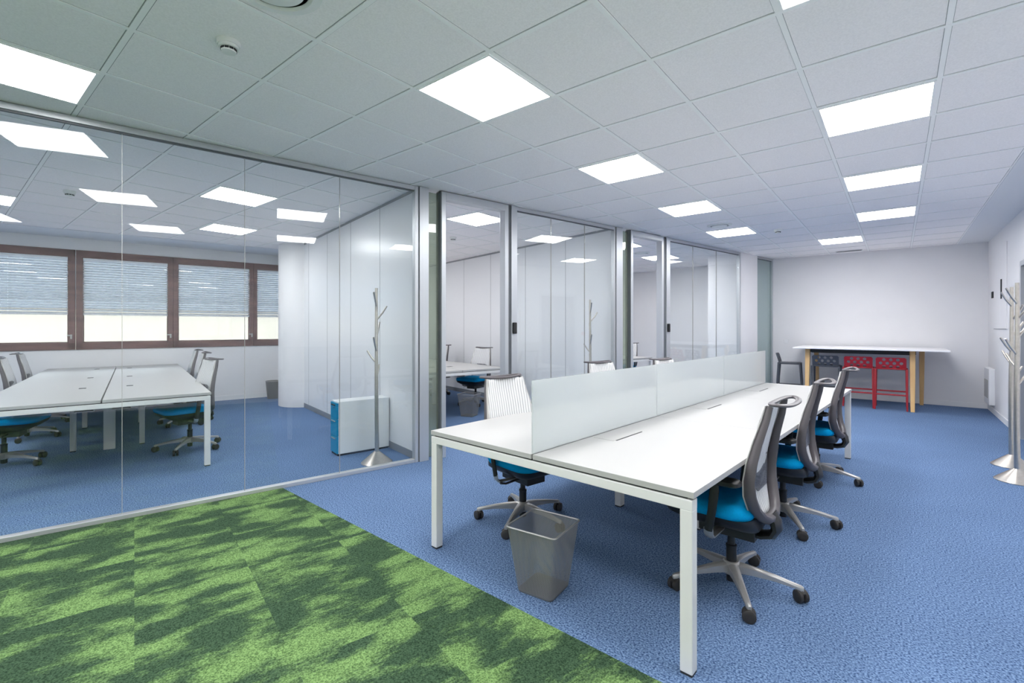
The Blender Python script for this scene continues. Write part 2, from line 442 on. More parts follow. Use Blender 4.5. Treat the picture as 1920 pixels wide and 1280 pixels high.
def panel_wall(name, u0, u1, w0, w1, seams, label):
    o = struct(MB().wbox(u0, u1, w0, w1, .0, CH).build(name, M['panel']), label)
    sm = MB()
    for s_ in seams: sm.wbox(u0 - .0015, u1 + .0015, s_ - .004, s_ + .004, .08, CH)
    sm.wbox(u0 - .004, u1 + .004, w0, w1, CH - .03, CH)
    sm.build('panel_joints', M['seam'], o)
    MB().wbox(u0 - .006, u1 + .006, w0, w1, 0, .075).build('skirting', M['greybase'], o)
    return o
panel_wall('wall_cross_1', .05, .146, .06, WIN_W, [.95, 1.9, 2.87, 3.82], 'white panelled cross wall behind the drawer cabinet')
panel_wall('wall_cross_2', 3.12, 3.235, .06, WIN_W, [.983, 1.96, 2.983, 3.917, 4.8], 'white panelled cross wall of the second office')
struct(MB().wbox(8.03, 8.18, .03, WIN_W + .25, 0, CH).build('wall_cross_3', M['wall']), 'white end wall of the third office')
# rounded column beside the windows
struct(MB().lathe([(.45, 0), (.45, CH)], W(.2, 4.5).x, W(.2, 4.5).y, 48).build('column_round', M['wall'], smooth=True), 'white round column between window wall and cross wall')
# pier between the third office and the end pane
struct(MB().wbox(6.75, 7.46, -.02, .62, 0, CH).build('wall_pier', M['wall']), 'white pier at the end of the glass partition')

# ---- windows with brown frames
def window(k, u0, u1, o0, o1, label):
    fr_ = MB()
    a, b = WIN_W - .02, WIN_W + .07
    fr_.wbox(o0, o1, a, b, Z0, Z0 + .11); fr_.wbox(o0, o1, a, b, Z1 - .115, Z1)
    fr_.wbox(o0, u0, a, b, Z0, Z1); fr_.wbox(u1, o1, a, b, Z0, Z1)
    o = struct(fr_.build('window_%d' % k, M['brown'], bevel=.004), label)
    sh = MB(); e = .014
    sh.wbox(u0, u1, b - .03, b, Z0 + .11, Z0 + .11 + e); sh.wbox(u0, u1, b - .03, b, Z1 - .115 - e, Z1 - .115)
    sh.wbox(u0, u0 + e, b - .03, b, Z0 + .11, Z1 - .115); sh.wbox(u1 - e, u1, b - .03, b, Z0 + .11, Z1 - .115)
    sh.build('sash', M['brown'], o)
    MB().wbox(u0 + .01, u1 - .01, b - .022, b - .014, Z0 + .12, Z1 - .125).build('window_pane', M['wglass'], o)
    # handle
    h = MB(); c = u1 + .035
    h.wbox(c - .012, c + .012, a - .012, a, Z0 + .17, Z0 + .24); h.wbox(c - .05, c + .012, a - .03, a - .014, Z0 + .215, Z0 + .235)
    h.build('window_handle', M['sil'], o, bevel=.003)
    return o
wl = ['brown framed window at the far left edge', 'brown framed window, second from the left', 'brown framed window, third from the left', 'brown framed window beside the round column']
for k, (a, b) in enumerate(win_u): window(k + 1, a, b, win_out[k][0], win_out[k][1], wl[k])

def blind(u0, u1, label):
    o = empty('venetian_blind', W((u0 + u1) / 2, WIN_W + .02, 1.5), 0)
    tag(o, label, 'blind', 'venetian blinds in the office windows')
    inv = Matrix.Translation(-o.location)
    zt = Z1 - .116; zb = 1.55
    s_ = MB()
    n_ = 22
    for i in range(n_):
        z = zt - .05 - (zt - .05 - zb - .02) * i / (n_ - 1)
        # tilted slat
        c = [W(u0, WIN_W - .005, z + .010), W(u1, WIN_W - .005, z + .010), W(u1, WIN_W + .017, z - .012), W(u0, WIN_W + .017, z - .012)]
        v = [s_.bm.verts.new(inv @ (p + Vector((0, 0, t)))) for t in (0, .0012) for p in c]
        for f in ((0, 1, 2, 3), (7, 6, 5, 4), (0, 4, 5, 1), (1, 5, 6, 2), (2, 6, 7, 3), (3, 7, 4, 0)): s_.bm.faces.new([v[q] for q in f])
    s_.build('slats', M['slat'], o)
    def wb(z0, z1, nm, mt, w0=WIN_W - .006, w1=WIN_W + .018):
        b = MB().wbox(u0, u1, w0, w1, z0, z1); b.bm.transform(inv); b.build(nm, mt, o)
    wb(zt - .035, zt - .002, 'head_rail', M['slat']); wb(zb - .012, zb + .006, 'bottom_rail', M['plaster'])
    c = MB()
    for f in (.5,):
        u = u0 + (u1 - u0) * f; c.wbox(u - .0015, u + .0015, WIN_W + .0045, WIN_W + .0065, zb, zt)
    c.bm.transform(inv); c.build('cord', M['slat'], o)
bl = ['half lowered blind in the far left window', 'half lowered blind in the second window from the left', 'half lowered blind in the third window from the left', 'half lowered blind in the window beside the round column']
for k, (a, b) in enumerate(win_u): blind(a + .006, b - .006, bl[k])

# ---- glass partition
def gpart(k, segs, label, posts=(), mg='glass', z_off=.03):
    """segs: joints of adjoining frameless panes"""
    u0, u1 = segs[0], segs[-1]
    top = struct(MB().wbox(u0, u1, -.03, .03, CH - .045, CH - .004).build('wall_partition_%d' % k, M['alu'], bevel=.002), label)
    MB().wbox(u0, u1, -.012, .012, CH - .055, CH - .045).build('top_gasket', M['alud'], top)
    MB().wbox(u0, u1, -.03, .03, 0, .032).build('base_rail', M['alu'], top, bevel=.002)
    for a, b in zip(segs[:-1], segs[1:]):
        MB().wbox(a + .0015, b - .0015, -.006, .006, .03, CH - .045).build('glass_pane', M[mg], top)
        if b != u1: MB().wbox(b - .0015, b + .0015, -.0065, .0065, .03, CH - .045).build('glass_joint', M['lgrey'], top)
    for a, b, w0, w1 in posts: MB().wbox(a, b, w0, w1, 0, CH - .004).build('post', M['alu'], top, bevel=.002)
    return top
gpart(1, [-6.5, -5.4, -4.3, -3.25, -2.249, -1.489, -.733, .0], 'long frameless glass wall of the left office', [(.0, .035, -.035, .03), (.045, .146, -.045, .06)])
gpart(2, [1.30, 1.88, 2.491, 3.075], 'frameless glass wall of the middle office', [(1.215, 1.30, -.045, .05), (3.075, 3.09, -.03, .03), (3.10, 3.235, -.045, .06)])
gpart(3, [4.41, 5.138, 5.907, 6.712], 'frameless glass wall of the far office', [(4.31, 4.41, -.045, .05), (6.712, 6.75, -.03, .03)])
gpart(4, [7.46, 8.12], 'narrow green glass pane beside the back wall', [(8.12, 8.16, -.03, .03)], mg='tglass')
def gdoor(k, s0, a, b, s1, label):
    # sidelight s0..a, frame, opening a..b, frame ..s1
    fr_ = MB(); f = .05
    fr_.wbox(a - f, a, -.055, .045, 0, CH - .01); fr_.wbox(b, b + f, -.055, .045, 0, CH - .01); fr_.wbox(a, b, -.055, .045, CH - .085, CH - .01)
    o = struct(fr_.build('door_%d' % k, M['alu'], bevel=.003), label)
    g = MB().wbox(a - f - .01, a - f, -.05, .04, 0, CH - .01); g.wbox(b + f, s1, -.03, .03, 0, CH - .01); g.build('shade_gasket', M['alud'], o)  # strip before the frame paints its shaded side; the other closes the post gap
    MB().wbox(s0, a - f - .01, .0, .012, .02, CH - .03).build('side_pane', M['edge'], o)
    # dark pull handle and lock on the closing post
    MB().wbox(s1 + .012, s1 + .062, -.075, -.045, 1.27, 1.40).build('door_handle', M['black'], o, bevel=.008)
    return o
gdoor(1, .146, .34, 1.115, 1.215, 'open glass doorway of the middle office')
gdoor(2, 3.235, 3.46, 4.17, 4.31, 'open glass doorway of the far office')

# ---- neighbouring building and street outside
bo = empty('building', W(-2.0, 15, -6), RZ_U)
tag(bo, 'cream coloured building across the street seen through the blinds', 'building')
b = MB(); b.box(-5, 0, -14, 12, 0, 7.9); b.build('facade', M['facade'], bo)
b = MB(); b.box(-5, .15, -14, 12, 7.9, 8.15); b.build('cornice', M['facade2'], bo)
b = MB(); b.box(-5, -.25, -14, 12, 8.15, 10.9); b.build('upper_floor', M['facade2'], bo)
for q in (-5.6, -4.6, -3.7):
    b = MB(); b.box(-.30, -.22, q - .3, q + .3, 8.3, 10.7); b.build('building_window', M['fwin'], bo)
st = MB().wbox(-16, 16, 6.3, 40, -6.2, -6.0).build('street', M['ground']); struct(st)

# ================================================================== CEILING FITTINGS
def ceiling_light(p, label):
    o = empty('ceiling_light', (p.x, p.y, CH))
    tag(o, label, 'ceiling light', 'square recessed light panels')
    f = MB(); a = .288; t = .012
    f.box(-a, a, -a, -a + t, -.010, -.001); f.box(-a, a, a - t, a, -.010, -.001); f.box(-a, -a + t, -a + t, a - t, -.010, -.001); f.box(a - t, a, -a + t, a - t, -.010, -.001)
    f.build('frame', M['bar'], o)
    b = a - t
    MB().box(-b, b, -b, b, -.008, -.001).build('diffuser', M['lamp'], o)
    return o
cl0 = None
def CL(i, j, label):
    global cl0
    p = G(i + .5, j + .5, 0)
    if cl0 is None: cl0 = ceiling_light(p, label); return cl0
    return dup(cl0, (p.x, p.y, CH), 0, label)
CL(-3, 0, 'large diamond shaped lit ceiling panel nearest the middle of the photo top')
CL(-3, 3, 'lit ceiling panel second nearest in the row over the white desks')
CL(-3, 6, 'lit ceiling panel third nearest in the row over the white desks')
CL(-3, 9, 'farthest lit ceiling panel of the row over the white desks, beside a round vent')
CL(0, 0, 'lit ceiling panel cut by the top right edge of the photo')
CL(0, 3, 'largest lit ceiling panel on the right, nearest in the right row')
CL(0, 6, 'second lit ceiling panel of the right row')
CL(0, 9, 'third lit ceiling panel of the right row')
CL(-1, 12, 'lit ceiling panel nearest the back wall')
CL(-6, -3, 'lit ceiling panel cut by the left edge above the glass partition')
CL(-9, 0, 'nearer lit ceiling panel seen through the left glass wall')
CL(-12.25, 1, 'farther lit ceiling panel seen through the left glass wall, near the windows')
CL(-12.6, -3, 'lit ceiling panel of the left office at the left edge of the photo')
CL(-6.9, 4, 'lit ceiling panel framed by the near doorway')
CL(-6, 9, 'lit ceiling panel framed by the far doorway')
CL(-6, 12, 'lit ceiling panel behind the glass of the far office')
for (i, j) in ((-3, -3), (-3, -6), (0, -3), (0, -6), (-6, -6), (-6, -9), (-10, 4), (-13, 5), (-9, 9), (-9, 12), (-9, -5), (-13, -6)):  # office panels are unseen, added to brighten the rooms; the rest continue the rows
    CL(i, j, 'lit square ceiling panel out of sight, giving the rooms more light')

def detector(p, label, r=.052):
    o = empty('smoke_detector', (p.x, p.y, CH)); tag(o, label, 'smoke detector')
    MB().lathe([(r, 0), (r, -.014), (r * .94, -.02)], n=32).build('base', M['dome'], o, smooth=True)
    MB().lathe([(r * .86, -.018), (r * .84, -.034), (r * .66, -.036)], n=32).build('body', M['dome'], o, smooth=True)
    v = MB()
    for k in range(10):
        mx = Matrix.Rotation(2 * math.pi * k / 10, 4, 'Z'); v.box(r * .60, r * .68, -.008, .008, -.046, -.035, mx)
    v.build('vent_slots', M['dark'], o)
    MB().lathe([(r * .66, -.044), (r * .62, -.052), (r * .3, -.056)], n=32).build('cap', M['dome'], o, smooth=True)
detector(G(-3.58, -1.45), 'white smoke detector on the ceiling at upper left')
detector(G(-1.54, 9.87), 'small smoke detector far along the ceiling near the back')
detector(G(-10.39, -1.49), 'smoke detector inside the left glazed office')
detector(G(-8.3, 5.6), 'smoke detector seen through the near doorway')
def round_vent(p, label, r=.16):
    o = empty('round_vent', (p.x, p.y, CH)); tag(o, label, 'air vent')
    MB().lathe([(r, 0), (r, -.006), (r * .8, -.014), (r * .74, -.004), (r * .74, 0)], n=40, cap=False).build('outer_ring', M['dome'], o, smooth=True)
    MB().lathe([(r * .73, -.0045), (r * .7, -.0045)], n=40).build('throat', M['lgrey'], o)
    MB().lathe([(r * .62, -.005), (r * .62, -.016), (r * .3, -.022), (r * .1, -.022)], n=40).build('disc', M['dome'], o, smooth=True)
round_vent(G(-2.62, -1.52), 'round ceiling air vent cut by the top edge of the photo', .19)
round_vent(G(-2.5, 8.5), 'round ceiling air vent beside the farthest panel over the desks')
round_vent(G(-5.6, 11.2), 'round ceiling air vent behind the glass of the far office')
o = empty('slot_vent', (G(-.47, 0).x, G(0, 14.82).y, CH)); tag(o, 'thin grey slot vent in the ceiling by the back wall', 'air vent')
MB().box(-.2, .2, -.04, .04, -.012, -.005).build('frame', M['alu'], o); MB().box(-.185, .185, -.025, .025, -.013, -.010).build('slots', M['dark'], o)

# ================================================================== OFFICE CHAIR
def rrect(hx, hy, z, r=.08, n=6, y0=0, sx=1):
    pts = []
    for cx_, cy_, a0 in ((hx - r, hy - r, 0), (-hx + r, hy - r, 90), (-hx + r, -hy + r, 180), (hx - r, -hy + r, 270)):
        for k in range(n + 1):
            a = math.radians(a0 + 90 * k / n); pts.append(Vector((cx_ + r * math.cos(a), y0 + cy_ + r * math.sin(a), z)))
    return pts
def make_chair(loc, rz, label, group):
    """front is local +Y"""
    o = empty('office_chair', loc, rz); tag(o, label, 'office chair', group)
    # cushion
    MB().loft([rrect(.205, .185, .415, .08, 6, .075), rrect(.235, .215, .425, .09, 6, .075), rrect(.245, .223, .450, .10, 6, .075), rrect(.236, .215, .475, .10, 6, .075), rrect(.19, .17, .484, .09, 6, .075)]).build('seat', M['seat'], o, smooth=True, autos=60)
    MB().loft([rrect(.10, .12, .335, .04, 6, .02), rrect(.17, .19, .36, .06, 6, .03), rrect(.225, .215, .395, .08, 6, .06), rrect(.236, .220, .424, .09, 6, .072), rrect(.2, .18, .425, .08, 6, .072)]).build('seat_shell', M['black'], o, smooth=True, autos=60)
    mb = MB(); mb.box(-.08, .08, -.13, .14, .285, .345)
    mb.tube([(.07, .05, .315), (.20, .06, .31), (.25, .065, .325)], .008); mb.build('mechanism', M['black'], o, bevel=.012)
    # gas lift
    MB().lathe([(.014, .025), (.025, .03), (.025, .20), (.027, .205), (.027, .215), (.018, .216), (.018, .29)], n=20).build('gas_lift', M['black'], o, smooth=True)
    # star base
    st_ = MB(); st_.lathe([(.040, .07), (.045, .075), (.042, .125), (.034, .132)], n=24)
    for k in range(5):
        a = 2 * math.pi * k / 5 - .11
        ca, sa = math.cos(a), math.sin(a); rings = []
        for (r, hw, zt, zb) in ((.03, .026, .128, .082), (.10, .021, .121, .083), (.20, .016, .104, .078), (.285, .013, .085, .066), (.312, .012, .080, .056), (.322, .008, .074, .056)):
            rings.append([Vector((r * ca - y * sa, r * sa + y * ca, z)) for (y, z) in ((-hw, zb), (hw, zb), (hw, zt - .007), (hw * .5, zt), (-hw * .5, zt), (-hw, zt - .007))])
        st_.loft(rings)
    st_.build('star_base', M['sil'], o, smooth=True, autos=35)
    for k in range(5):
        a = 2 * math.pi * k / 5 - .11; mx = Matrix.Translation((.31 * math.cos(a), .31 * math.sin(a), 0)) @ Matrix.Rotation(a + .9 * (k - 1.5), 4, 'Z')
        c = MB()
        for s_ in (-1, 1):
            wx = mx @ Matrix.Translation((.0, s_ * .015, .030)) @ Matrix.Rotation(math.pi / 2, 4, 'X')
            c.lathe([(.010, -.011), (.025, -.011), (.030, -.007), (.030, .007), (.025, .011), (.010, .011)], n=18, mx=wx)
        c.lathe([(.007, .03), (.007, .07)], n=10, mx=mx); c.tube([mx @ Vector((-.022, 0, .045)), mx @ Vector((0, 0, .057)), mx @ Vector((.022, 0, .045))], .009, 8)
        c.build('caster', M['rubber'], o, smooth=True)
    # back frame: two rails joined by a round bottom
    half = [(.158, -.215, .975), (.172, -.200, .90), (.190, -.172, .80), (.205, -.150, .70), (.212, -.140, .62), (.205, -.142, .55), (.178, -.155, .485), (.13, -.172, .44), (.07, -.184, .415)]
    path = half + [(0, -.188, .408)] + [(-x, y, z) for x, y, z in half[::-1]]
    sec = [(.010, .014), (.011, .016), (.012, .019), (.013, .022), (.014, .024), (.016, .026), (.019, .027), (.022, .027), (.024, .027)]
    MB().sweep(path, sec + [(.025, .027)] + sec[::-1]).build('back_frame', M['greyp'], o, smooth=True, autos=50)
    # light edge strip in front of the frame
    MB().sweep([(x, y + s_[1] + .003, z) for (x, y, z), s_ in zip(path, sec + [(.025, .027)] + sec[::-1])], (.012, .004)).build('edge_strip', M['lgrey'], o, smooth=True)
    # mesh panel
    m_ = MB(); rows = []
    def hw(z):
        for (a, b) in zip(half[:-1], half[1:]):
            if b[2] <= z <= a[2]:
                t = (z - b[2]) / (a[2] - b[2]); return b[0] + (a[0] - b[0]) * t, b[1] + (a[1] - b[1]) * t
        return (half[0][0], half[0][1]) if z > .97 else (half[-1][0], half[-1][1])
    NR = 20; NX = 10
    for r in range(NR + 1):
        z = .425 + (.97 - .425) * r / NR; h, y = hw(z)
        rows.append([m_.bm.verts.new((h * (2 * q / NX - 1), y + .024 - .022 * (1 - (2 * q / NX - 1) ** 2), z)) for q in range(NX + 1)])
    for r in range(NR):
        for q in range(NX): m_.bm.faces.new((rows[r][q], rows[r][q + 1], rows[r + 1][q + 1], rows[r + 1][q]))
    mo = m_.build('mesh_back', M['cmesh'], o, smooth=True, autos=90)
    so = mo.modifiers.new('solid', 'SOLIDIFY'); so.thickness = .004
    # lumbar pad behind the mesh
    l = MB(); l.loft([[Vector((x, -.155 + .02 * (abs(x) / .15) ** 2 + t, z)) for (x, z) in ((-.15, .60), (-.15, .68), (-.10, .70), (.10, .70), (.15, .68), (.15, .60), (.08, .545), (-.08, .545))] for t in (0, .006)])
    l.build('lumbar_pad', M['lumbar'], o)
    # top handle
    ring = []
    for k in range(28):
        a = 2 * math.pi * k / 28
        ring.append((.178 * math.copysign(abs(math.cos(a)) ** .8, math.cos(a)), -.248 + .046 * math.sin(a), .982 + .004 * math.cos(2 * a) - .012 * math.sin(a) * 0))
    MB().sweep(ring, (.013, .008), up=(0, 0, 1), closed=True).build('top_handle', M['greyp'], o, smooth=True)
    # curved support from the bottom of the back to the mechanism
    MB().sweep([(0, -.185, .425), (0, -.205, .39), (0, -.212, .355), (0, -.195, .322), (0, -.15, .308), (0, -.09, .312)], [(.026, .05), (.026, .05), (.024, .05), (.020, .052), (.018, .055), (.016, .058)], up=(1, 0, 0)).build('back_support', M['black'], o, smooth=True, autos=50)
    # armrests
    for s_ in (-1, 1):
        a = MB()
        a.sweep([(s_ * .262, .005, .60), (s_ * .268, .0, .56), (s_ * .268, .012, .46), (s_ * .262, .03, .365)], [(.022, .014), (.021, .014), (.019, .013), (.019, .013)], up=(1, 0, 0))
        ar = a.build('armrest', M['black'], o, smooth=True, autos=50)
        p = MB(); p.loft([rrect(.030, .105, .598, .028, 5, .0), rrect(.038, .12, .606, .034, 5, .0), rrect(.038, .12, .622, .034, 5, 0), rrect(.030, .11, .630, .028, 5, 0)])
        p.bm.transform(Matrix.Translation((s_ * .262, 0, 0))); p.build('arm_pad', M['black'], ar, smooth=True)
        b = MB(); b.sweep([(s_ * .262, .03, .375), (s_ * .258, .03, .345), (s_ * .235, .03, .325), (s_ * .16, .03, .322), (s_ * .07, .03, .32)], (.008, .022), up=(0, 1, 0))
        b.build('arm_bracket', M['sil'], ar, smooth=True)
    return o
PI = math.pi
GR = 'chairs on the aisle side of the white desks'; GL = 'chairs on the glass side of the white desks'
DA = .0581                                     # turn of the desk row
ch = make_chair((-.672, 2.635, 0), PI / 2 - .03, 'office chair with cyan seat nearest the viewer, at the near end of the aisle side', GR)
CHAIRS = [ch]
CHAIRS.append(dup(ch, (-.62, 3.75, 0), PI / 2 - .0, 'middle cyan seated office chair of the three on the aisle side', GR))
CHAIRS.append(dup(ch, (-.56, 5.0, 0), PI / 2 - .02, 'farthest of the three office chairs on the aisle side of the desk row', GR))
CHAIRS.append(dup(ch, (-2.03, 2.61, 0), -PI / 2 - .20, 'office chair with white ribbed back near the doorway side, behind the wire bin', GL))
CHAIRS.append(dup(ch, (-2.20, 4.34, 0), -PI / 2 - .30, 'office chair whose top shows above the first desk screen, below the coat stand', GL))
CHAIRS.append(dup(ch, (-1.87, 5.22, 0), -PI / 2 - .25, 'office chair whose top shows above the second desk screen', GL))
def swivel(c, a):                              # turn the star base under the seat
    index_kids()
    for k in KIDS[c.name]:
        if k.name.split('.')[0] in ('star_base', 'caster'): k.rotation_euler = (0, 0, a)
swivel(CHAIRS[3], .62); swivel(CHAIRS[2], -.35); swivel(CHAIRS[4], .9); swivel(CHAIRS[5], .3)
G1 = 'chairs round the desk in the left office'
def uwch(u, w, face, label, g, dr=0):
    # face -1: looks along -u ; +1: looks along +u
    rz = math.atan2(-face * DU.x, face * DU.y)
    return dup(ch, W(u, w), rz + dr, label, g)
uwch(-1.70, 2.02, -1, 'office chair nearest the glass on the right side of the left office desk', G1, .25)
uwch(-1.62, 3.72, -1, 'middle chair on the right side of the left office desk', G1)
uwch(-1.62, 4.75, -1, 'chair closest to the windows on the right side of the left office desk', G1)
uwch(-3.17, 2.35, 1, 'office chair at the left edge on the left side of the left office desk', G1, -.2)
uwch(-3.20, 3.85, 1, 'middle chair on the left side of the left office desk', G1)
uwch(-3.20, 5.0, 1, 'chair closest to the windows on the left side of the left office desk', G1)
G2 = 'chairs of the middle office'
uwch(2.48, 2.55, -1, 'office chair with teal seat seen through the near doorway', G2, .3)
uwch(2.55, 4.1, -1, 'farther office chair seen at the left edge of the near doorway', G2)
uwch(6.55, 2.5, -1, 'office chair in the far office seen through the far doorway', None, 0)

# ================================================================== BENCH DESKS
def bench(loc, rz, Wd, mods, label, screens, slots, tray=True, grom=None):
    """near right corner is the origin; x runs 0..-Wd, y runs along the row"""
    o = empty('bench_desk', loc, rz); tag(o, label, 'desk')
    H = .7125; L = sum(mods); c = -Wd / 2
    ys = [0]
    for m_ in mods: ys.append(ys[-1] + m_)
    for k in range(len(mods)):
        for (a, b) in ((-Wd, c - .006), (c + .006, 0)):
            MB().box(a, b, ys[k] + .001, ys[k + 1] - .001, H - .025, H).build('desktop', M['white'], o, bevel=.0015)
    fr_ = MB()
    z1 = H - .033; z0 = z1 - .042
    for y in (.0, L - .05):
        fr_.box(-Wd + .005, -.005, y, y + .05, z0, z1)
    for x in (-Wd + .09, c - .09, c + .05, -.13): fr_.box(x, x + .04, .05, L - .05, z0, z1)
    fr_.build('under_frame', M['wmetal'], o, bevel=.003)
    g = MB(); g.box(-Wd + .03, -.03, .012, L - .012, z1, H - .025); g.build('shadow_gap_fill', M['dark'], o)  # dark fill stands for the shadow in the gap under the desktop
    for (x, y) in ((-Wd + .005, 0), (-.055, 0), (-Wd + .005, L - .05), (-.055, L - .05)):
        lg = MB(); lg.box(x, x + .05, y, y + .05, .008, z0 + .002)
        lo = lg.build('leg', M['wmetal'], o, bevel=.004)
        MB().box(x + .002, x + .048, y + .002, y + .048, 0, .009).build('foot', M['dark'], lo)
    for y in ys[1:-1]:
        for x in (-Wd + .49, -.54):
            lg = MB(); lg.box(x, x + .05, y - .03, y + .03, .008, z0 + .002); lo = lg.build('leg', M['wmetal'], o, bevel=.004)
            MB().box(x + .002, x + .048, y - .028, y + .028, 0, .009).build('foot', M['dark'], lo)
    if tray:
        t = MB()
        for k in range(len(mods)):
            a, b = ys[k] + .25, ys[k + 1] - .25
            for s_ in (-1, 1):
                x = c + s_ * .13; t.box(x - .07, x + .07, a, b, H - .125, H - .122); t.box(x - .07, x - .067, a, b, H - .125, H - .09); t.box(x + .067, x + .07, a, b, H - .125, H - .09)
        t.build('cable_tray', M['wmetal'], o)
    if screens:
        for k in range(len(mods)):
            MB().box(c - .005, c + .005, ys[k] + .004, ys[k + 1] - .004, H + .002, H + .367).build('privacy_screen', M['frost'], o, bevel=.001)
    if slots:
        for k in range(len(mods)):
            ym = (ys[k] + ys[k + 1]) / 2
            fl_ = MB().box(c + .03, c + .158, ym - .17, ym + .17, H, H + .0015).build('cable_flap', M['white'], o, bevel=.0007, seg=1)
            MB().box(c + .160, c + .168, ym - .15, ym + .15, H - .0005, H + .0012).build('brush_slot', M['dark'], fl_)
    if grom:
        for (x, y) in grom:
            MB().box(x - .028, x + .028, y - .035, y + .035, H - .0005, H + .0015).build('cable_outlet', M['dark'], o)
    return o
bench((-.604, 1.839, 0), -DA, 1.617, [1.376] * 3, 'long white six seat desk row with frosted screens on the blue carpet', True, True)
MODS1 = [1.53, 1.53, 1.53]
b1 = bench(W(-1.597, 1.117), math.pi / 2 - TH, 1.617, MODS1, 'white four legged desk row in the left glazed office', False, False)

def grom_squares(o, pts):
    inv = o.matrix_basis.inverted()
    for (u, w) in pts:
        p = inv @ W(u, w, .7125)
        MB().box(p.x - .028, p.x + .028, p.y - .035, p.y + .035, .712, .714).build('cable_outlet', M['dark'], o)
grom_squares(b1, [(-2.60, 2.28), (-2.61, 3.60), (-2.62, 5.15), (-2.22, 2.28), (-2.23, 3.55), (-2.24, 5.10)])
tb = MB(); tb.box(-.80 - .05, -.80 + .05, 1.42, 1.52, .0, .60); tb.build('cable_riser', M['wmetal'], b1)
b2 = bench(W(2.395, 1.57), math.pi / 2 - TH, 1.617, [1.376] * 3, 'white desk row in the middle office seen through the near doorway', False, False)
grom_squares(b2, [(1.42, 2.25), (1.46, 2.25), (1.75, 2.25), (1.79, 2.25), (1.42, 3.6), (1.79, 3.6)])
b3 = bench(W(6.37, 1.65), math.pi / 2 - TH, 1.617, [1.376] * 3, 'white desk row in the far office seen through the far doorway', False, False)

# ================================================================== WIRE BINS
def make_bin(loc, rz, label, g='square wire mesh waste bins'):
    o = empty('waste_bin', loc, rz); tag(o, label, 'waste bin', g)
    Hh = .335; hb = .100; ht = .140; r0 = .02
    def rr(h, z, r): return rrect(h, h, z, r, 4)
    side = MB(); side.loft([rr(hb, .008, r0), rr(ht, Hh, r0)], cap=False)
    side.build('mesh_body', M['wire'], o)
    MB().loft([rr(hb - .002, .002, r0), rr(hb, .012, r0)]).build('base_plate', M['wiresolid'], o)
    MB().tube(rr(ht + .001, Hh, r0), .0045, 8, closed=True).build('rim', M['sil'], o, smooth=True)
    return o
wb_ = make_bin((-1.405, 2.045, 0), .72, 'wire mesh waste bin in front of the white desk row')
# base corners in the photo: left, front, right
wb_.location = (-1.416, 1.995, 0); wb_.rotation_euler = (0, 0, .10)
dup(wb_, W(1.80, 1.72), .3, 'wire mesh waste bin under the desk in the middle office, seen through the doorway', 'square wire mesh waste bins')
def round_bin(loc, label):
    o = empty('round_bin', loc); tag(o, label, 'waste bin')
    MB().lathe([(.105, .0), (.135, .33), (.131, .33), (.101, .006), (.0, .006)], n=32, cap=False).build('body', M['wiresolid'], o, smooth=True)
    MB().tube([(.135 * math.cos(a * PI / 16), .135 * math.sin(a * PI / 16), .33) for a in range(32)], .005, 8, True).build('rim', M['sil'], o, smooth=True)
round_bin(W(-.12, 5.52), 'round grey waste bin by the window wall, half behind the column')

# ================================================================== DRAWER CABINET
o = empty('drawer_cabinet', W(-.535, .775), PI / 2 - TH); tag(o, 'low white drawer cabinet with cyan drawer fronts against the panelled wall', 'cabinet')
# local x runs along u (depth), local y along w (width)
cw = .105; cd = .575; chh = .565
MB().box(.018, cd, -cw, cw, .02, chh).build('body', M['cabw'], o, bevel=.004)
MB().box(.01, cd - .01, -cw + .01, cw - .01, 0, .02).build('plinth', M['dark'], o)
for k, (a, b) in enumerate(((.025, .20), (.205, .38), (.385, .55))):
    dr = MB().box(.0, .018, -cw + .006, cw - .006, a, b).build('drawer', M['cyan'], o, bevel=.002)
    h = MB(); h.box(-.012, .0, -.055, .055, b - .028, b - .018); h.build('handle', M['sil'] if k < 2 else M['dark'], dr, bevel=.002)
MB().lathe([(.008, 0), (.008, .006)], n=14, mx=Matrix.Translation((0, -.02, .50)) @ Matrix.Rotation(-PI / 2, 4, 'Y')).build('lock', M['chrome'], o)

# ================================================================== COAT STANDS
def coat_stand(loc, rz, label):
    o = empty('coat_stand', loc, rz); tag(o, label, 'coat stand', 'brushed steel tree coat stands')
    MB().lathe([(.150, 0), (.150, .006), (.145, .010), (.020, .118), (.017, .122)], n=48).build('cone_base', M['steel'], o, smooth=True)
    # trunk of two gently waved tubes
    p = MB()
    p.tube([(.004 + .006 * math.sin(z * 3.2), .004 * math.cos(z * 2.1), z) for z in [.10 + .0605 * k for k in range(28)]], [.021 - .007 * k / 27 for k in range(28)], 16)
    p.build('trunk', M['steel'], o, smooth=True)
    for k, (a, z, ln) in enumerate(((0, 1.54, .17), (90, 1.42, .16), (180, 1.26, .16), (0, 1.10, .17), (270, .985, .15), (180, .83, .16))):
        a = math.radians(a); d_ = Vector((math.cos(a), math.sin(a), 0)); s_ = Vector((.004 + .010 * math.sin(z * 3.2), 0, z))
        MB().tube([s_, s_ + d_ * ln * .35 + Vector((0, 0, ln * .42)), s_ + d_ * ln * .62 + Vector((0, 0, ln * .85))], [.009, .009, .0085], 12).build('branch', M['steel'], o, smooth=True)
    return o
c0 = coat_stand((-4.02, 2.80, 0), -.89, 'steel coat stand behind the left glass wall beside the drawer cabinet')
dup(c0, W(2.85, .22), -.89, 'steel coat stand behind the glass of the middle office, above the desk screens', 'brushed steel tree coat stands')
dup(c0, (.812, 5.99, 0), 3.82, 'steel coat stand at the right edge, nearer of the two', 'brushed steel tree coat stands')
dup(c0, (.86, 6.62, 0), 3.75, 'steel coat stand at the right edge, farther of the two, behind the other', 'brushed steel tree coat stands')

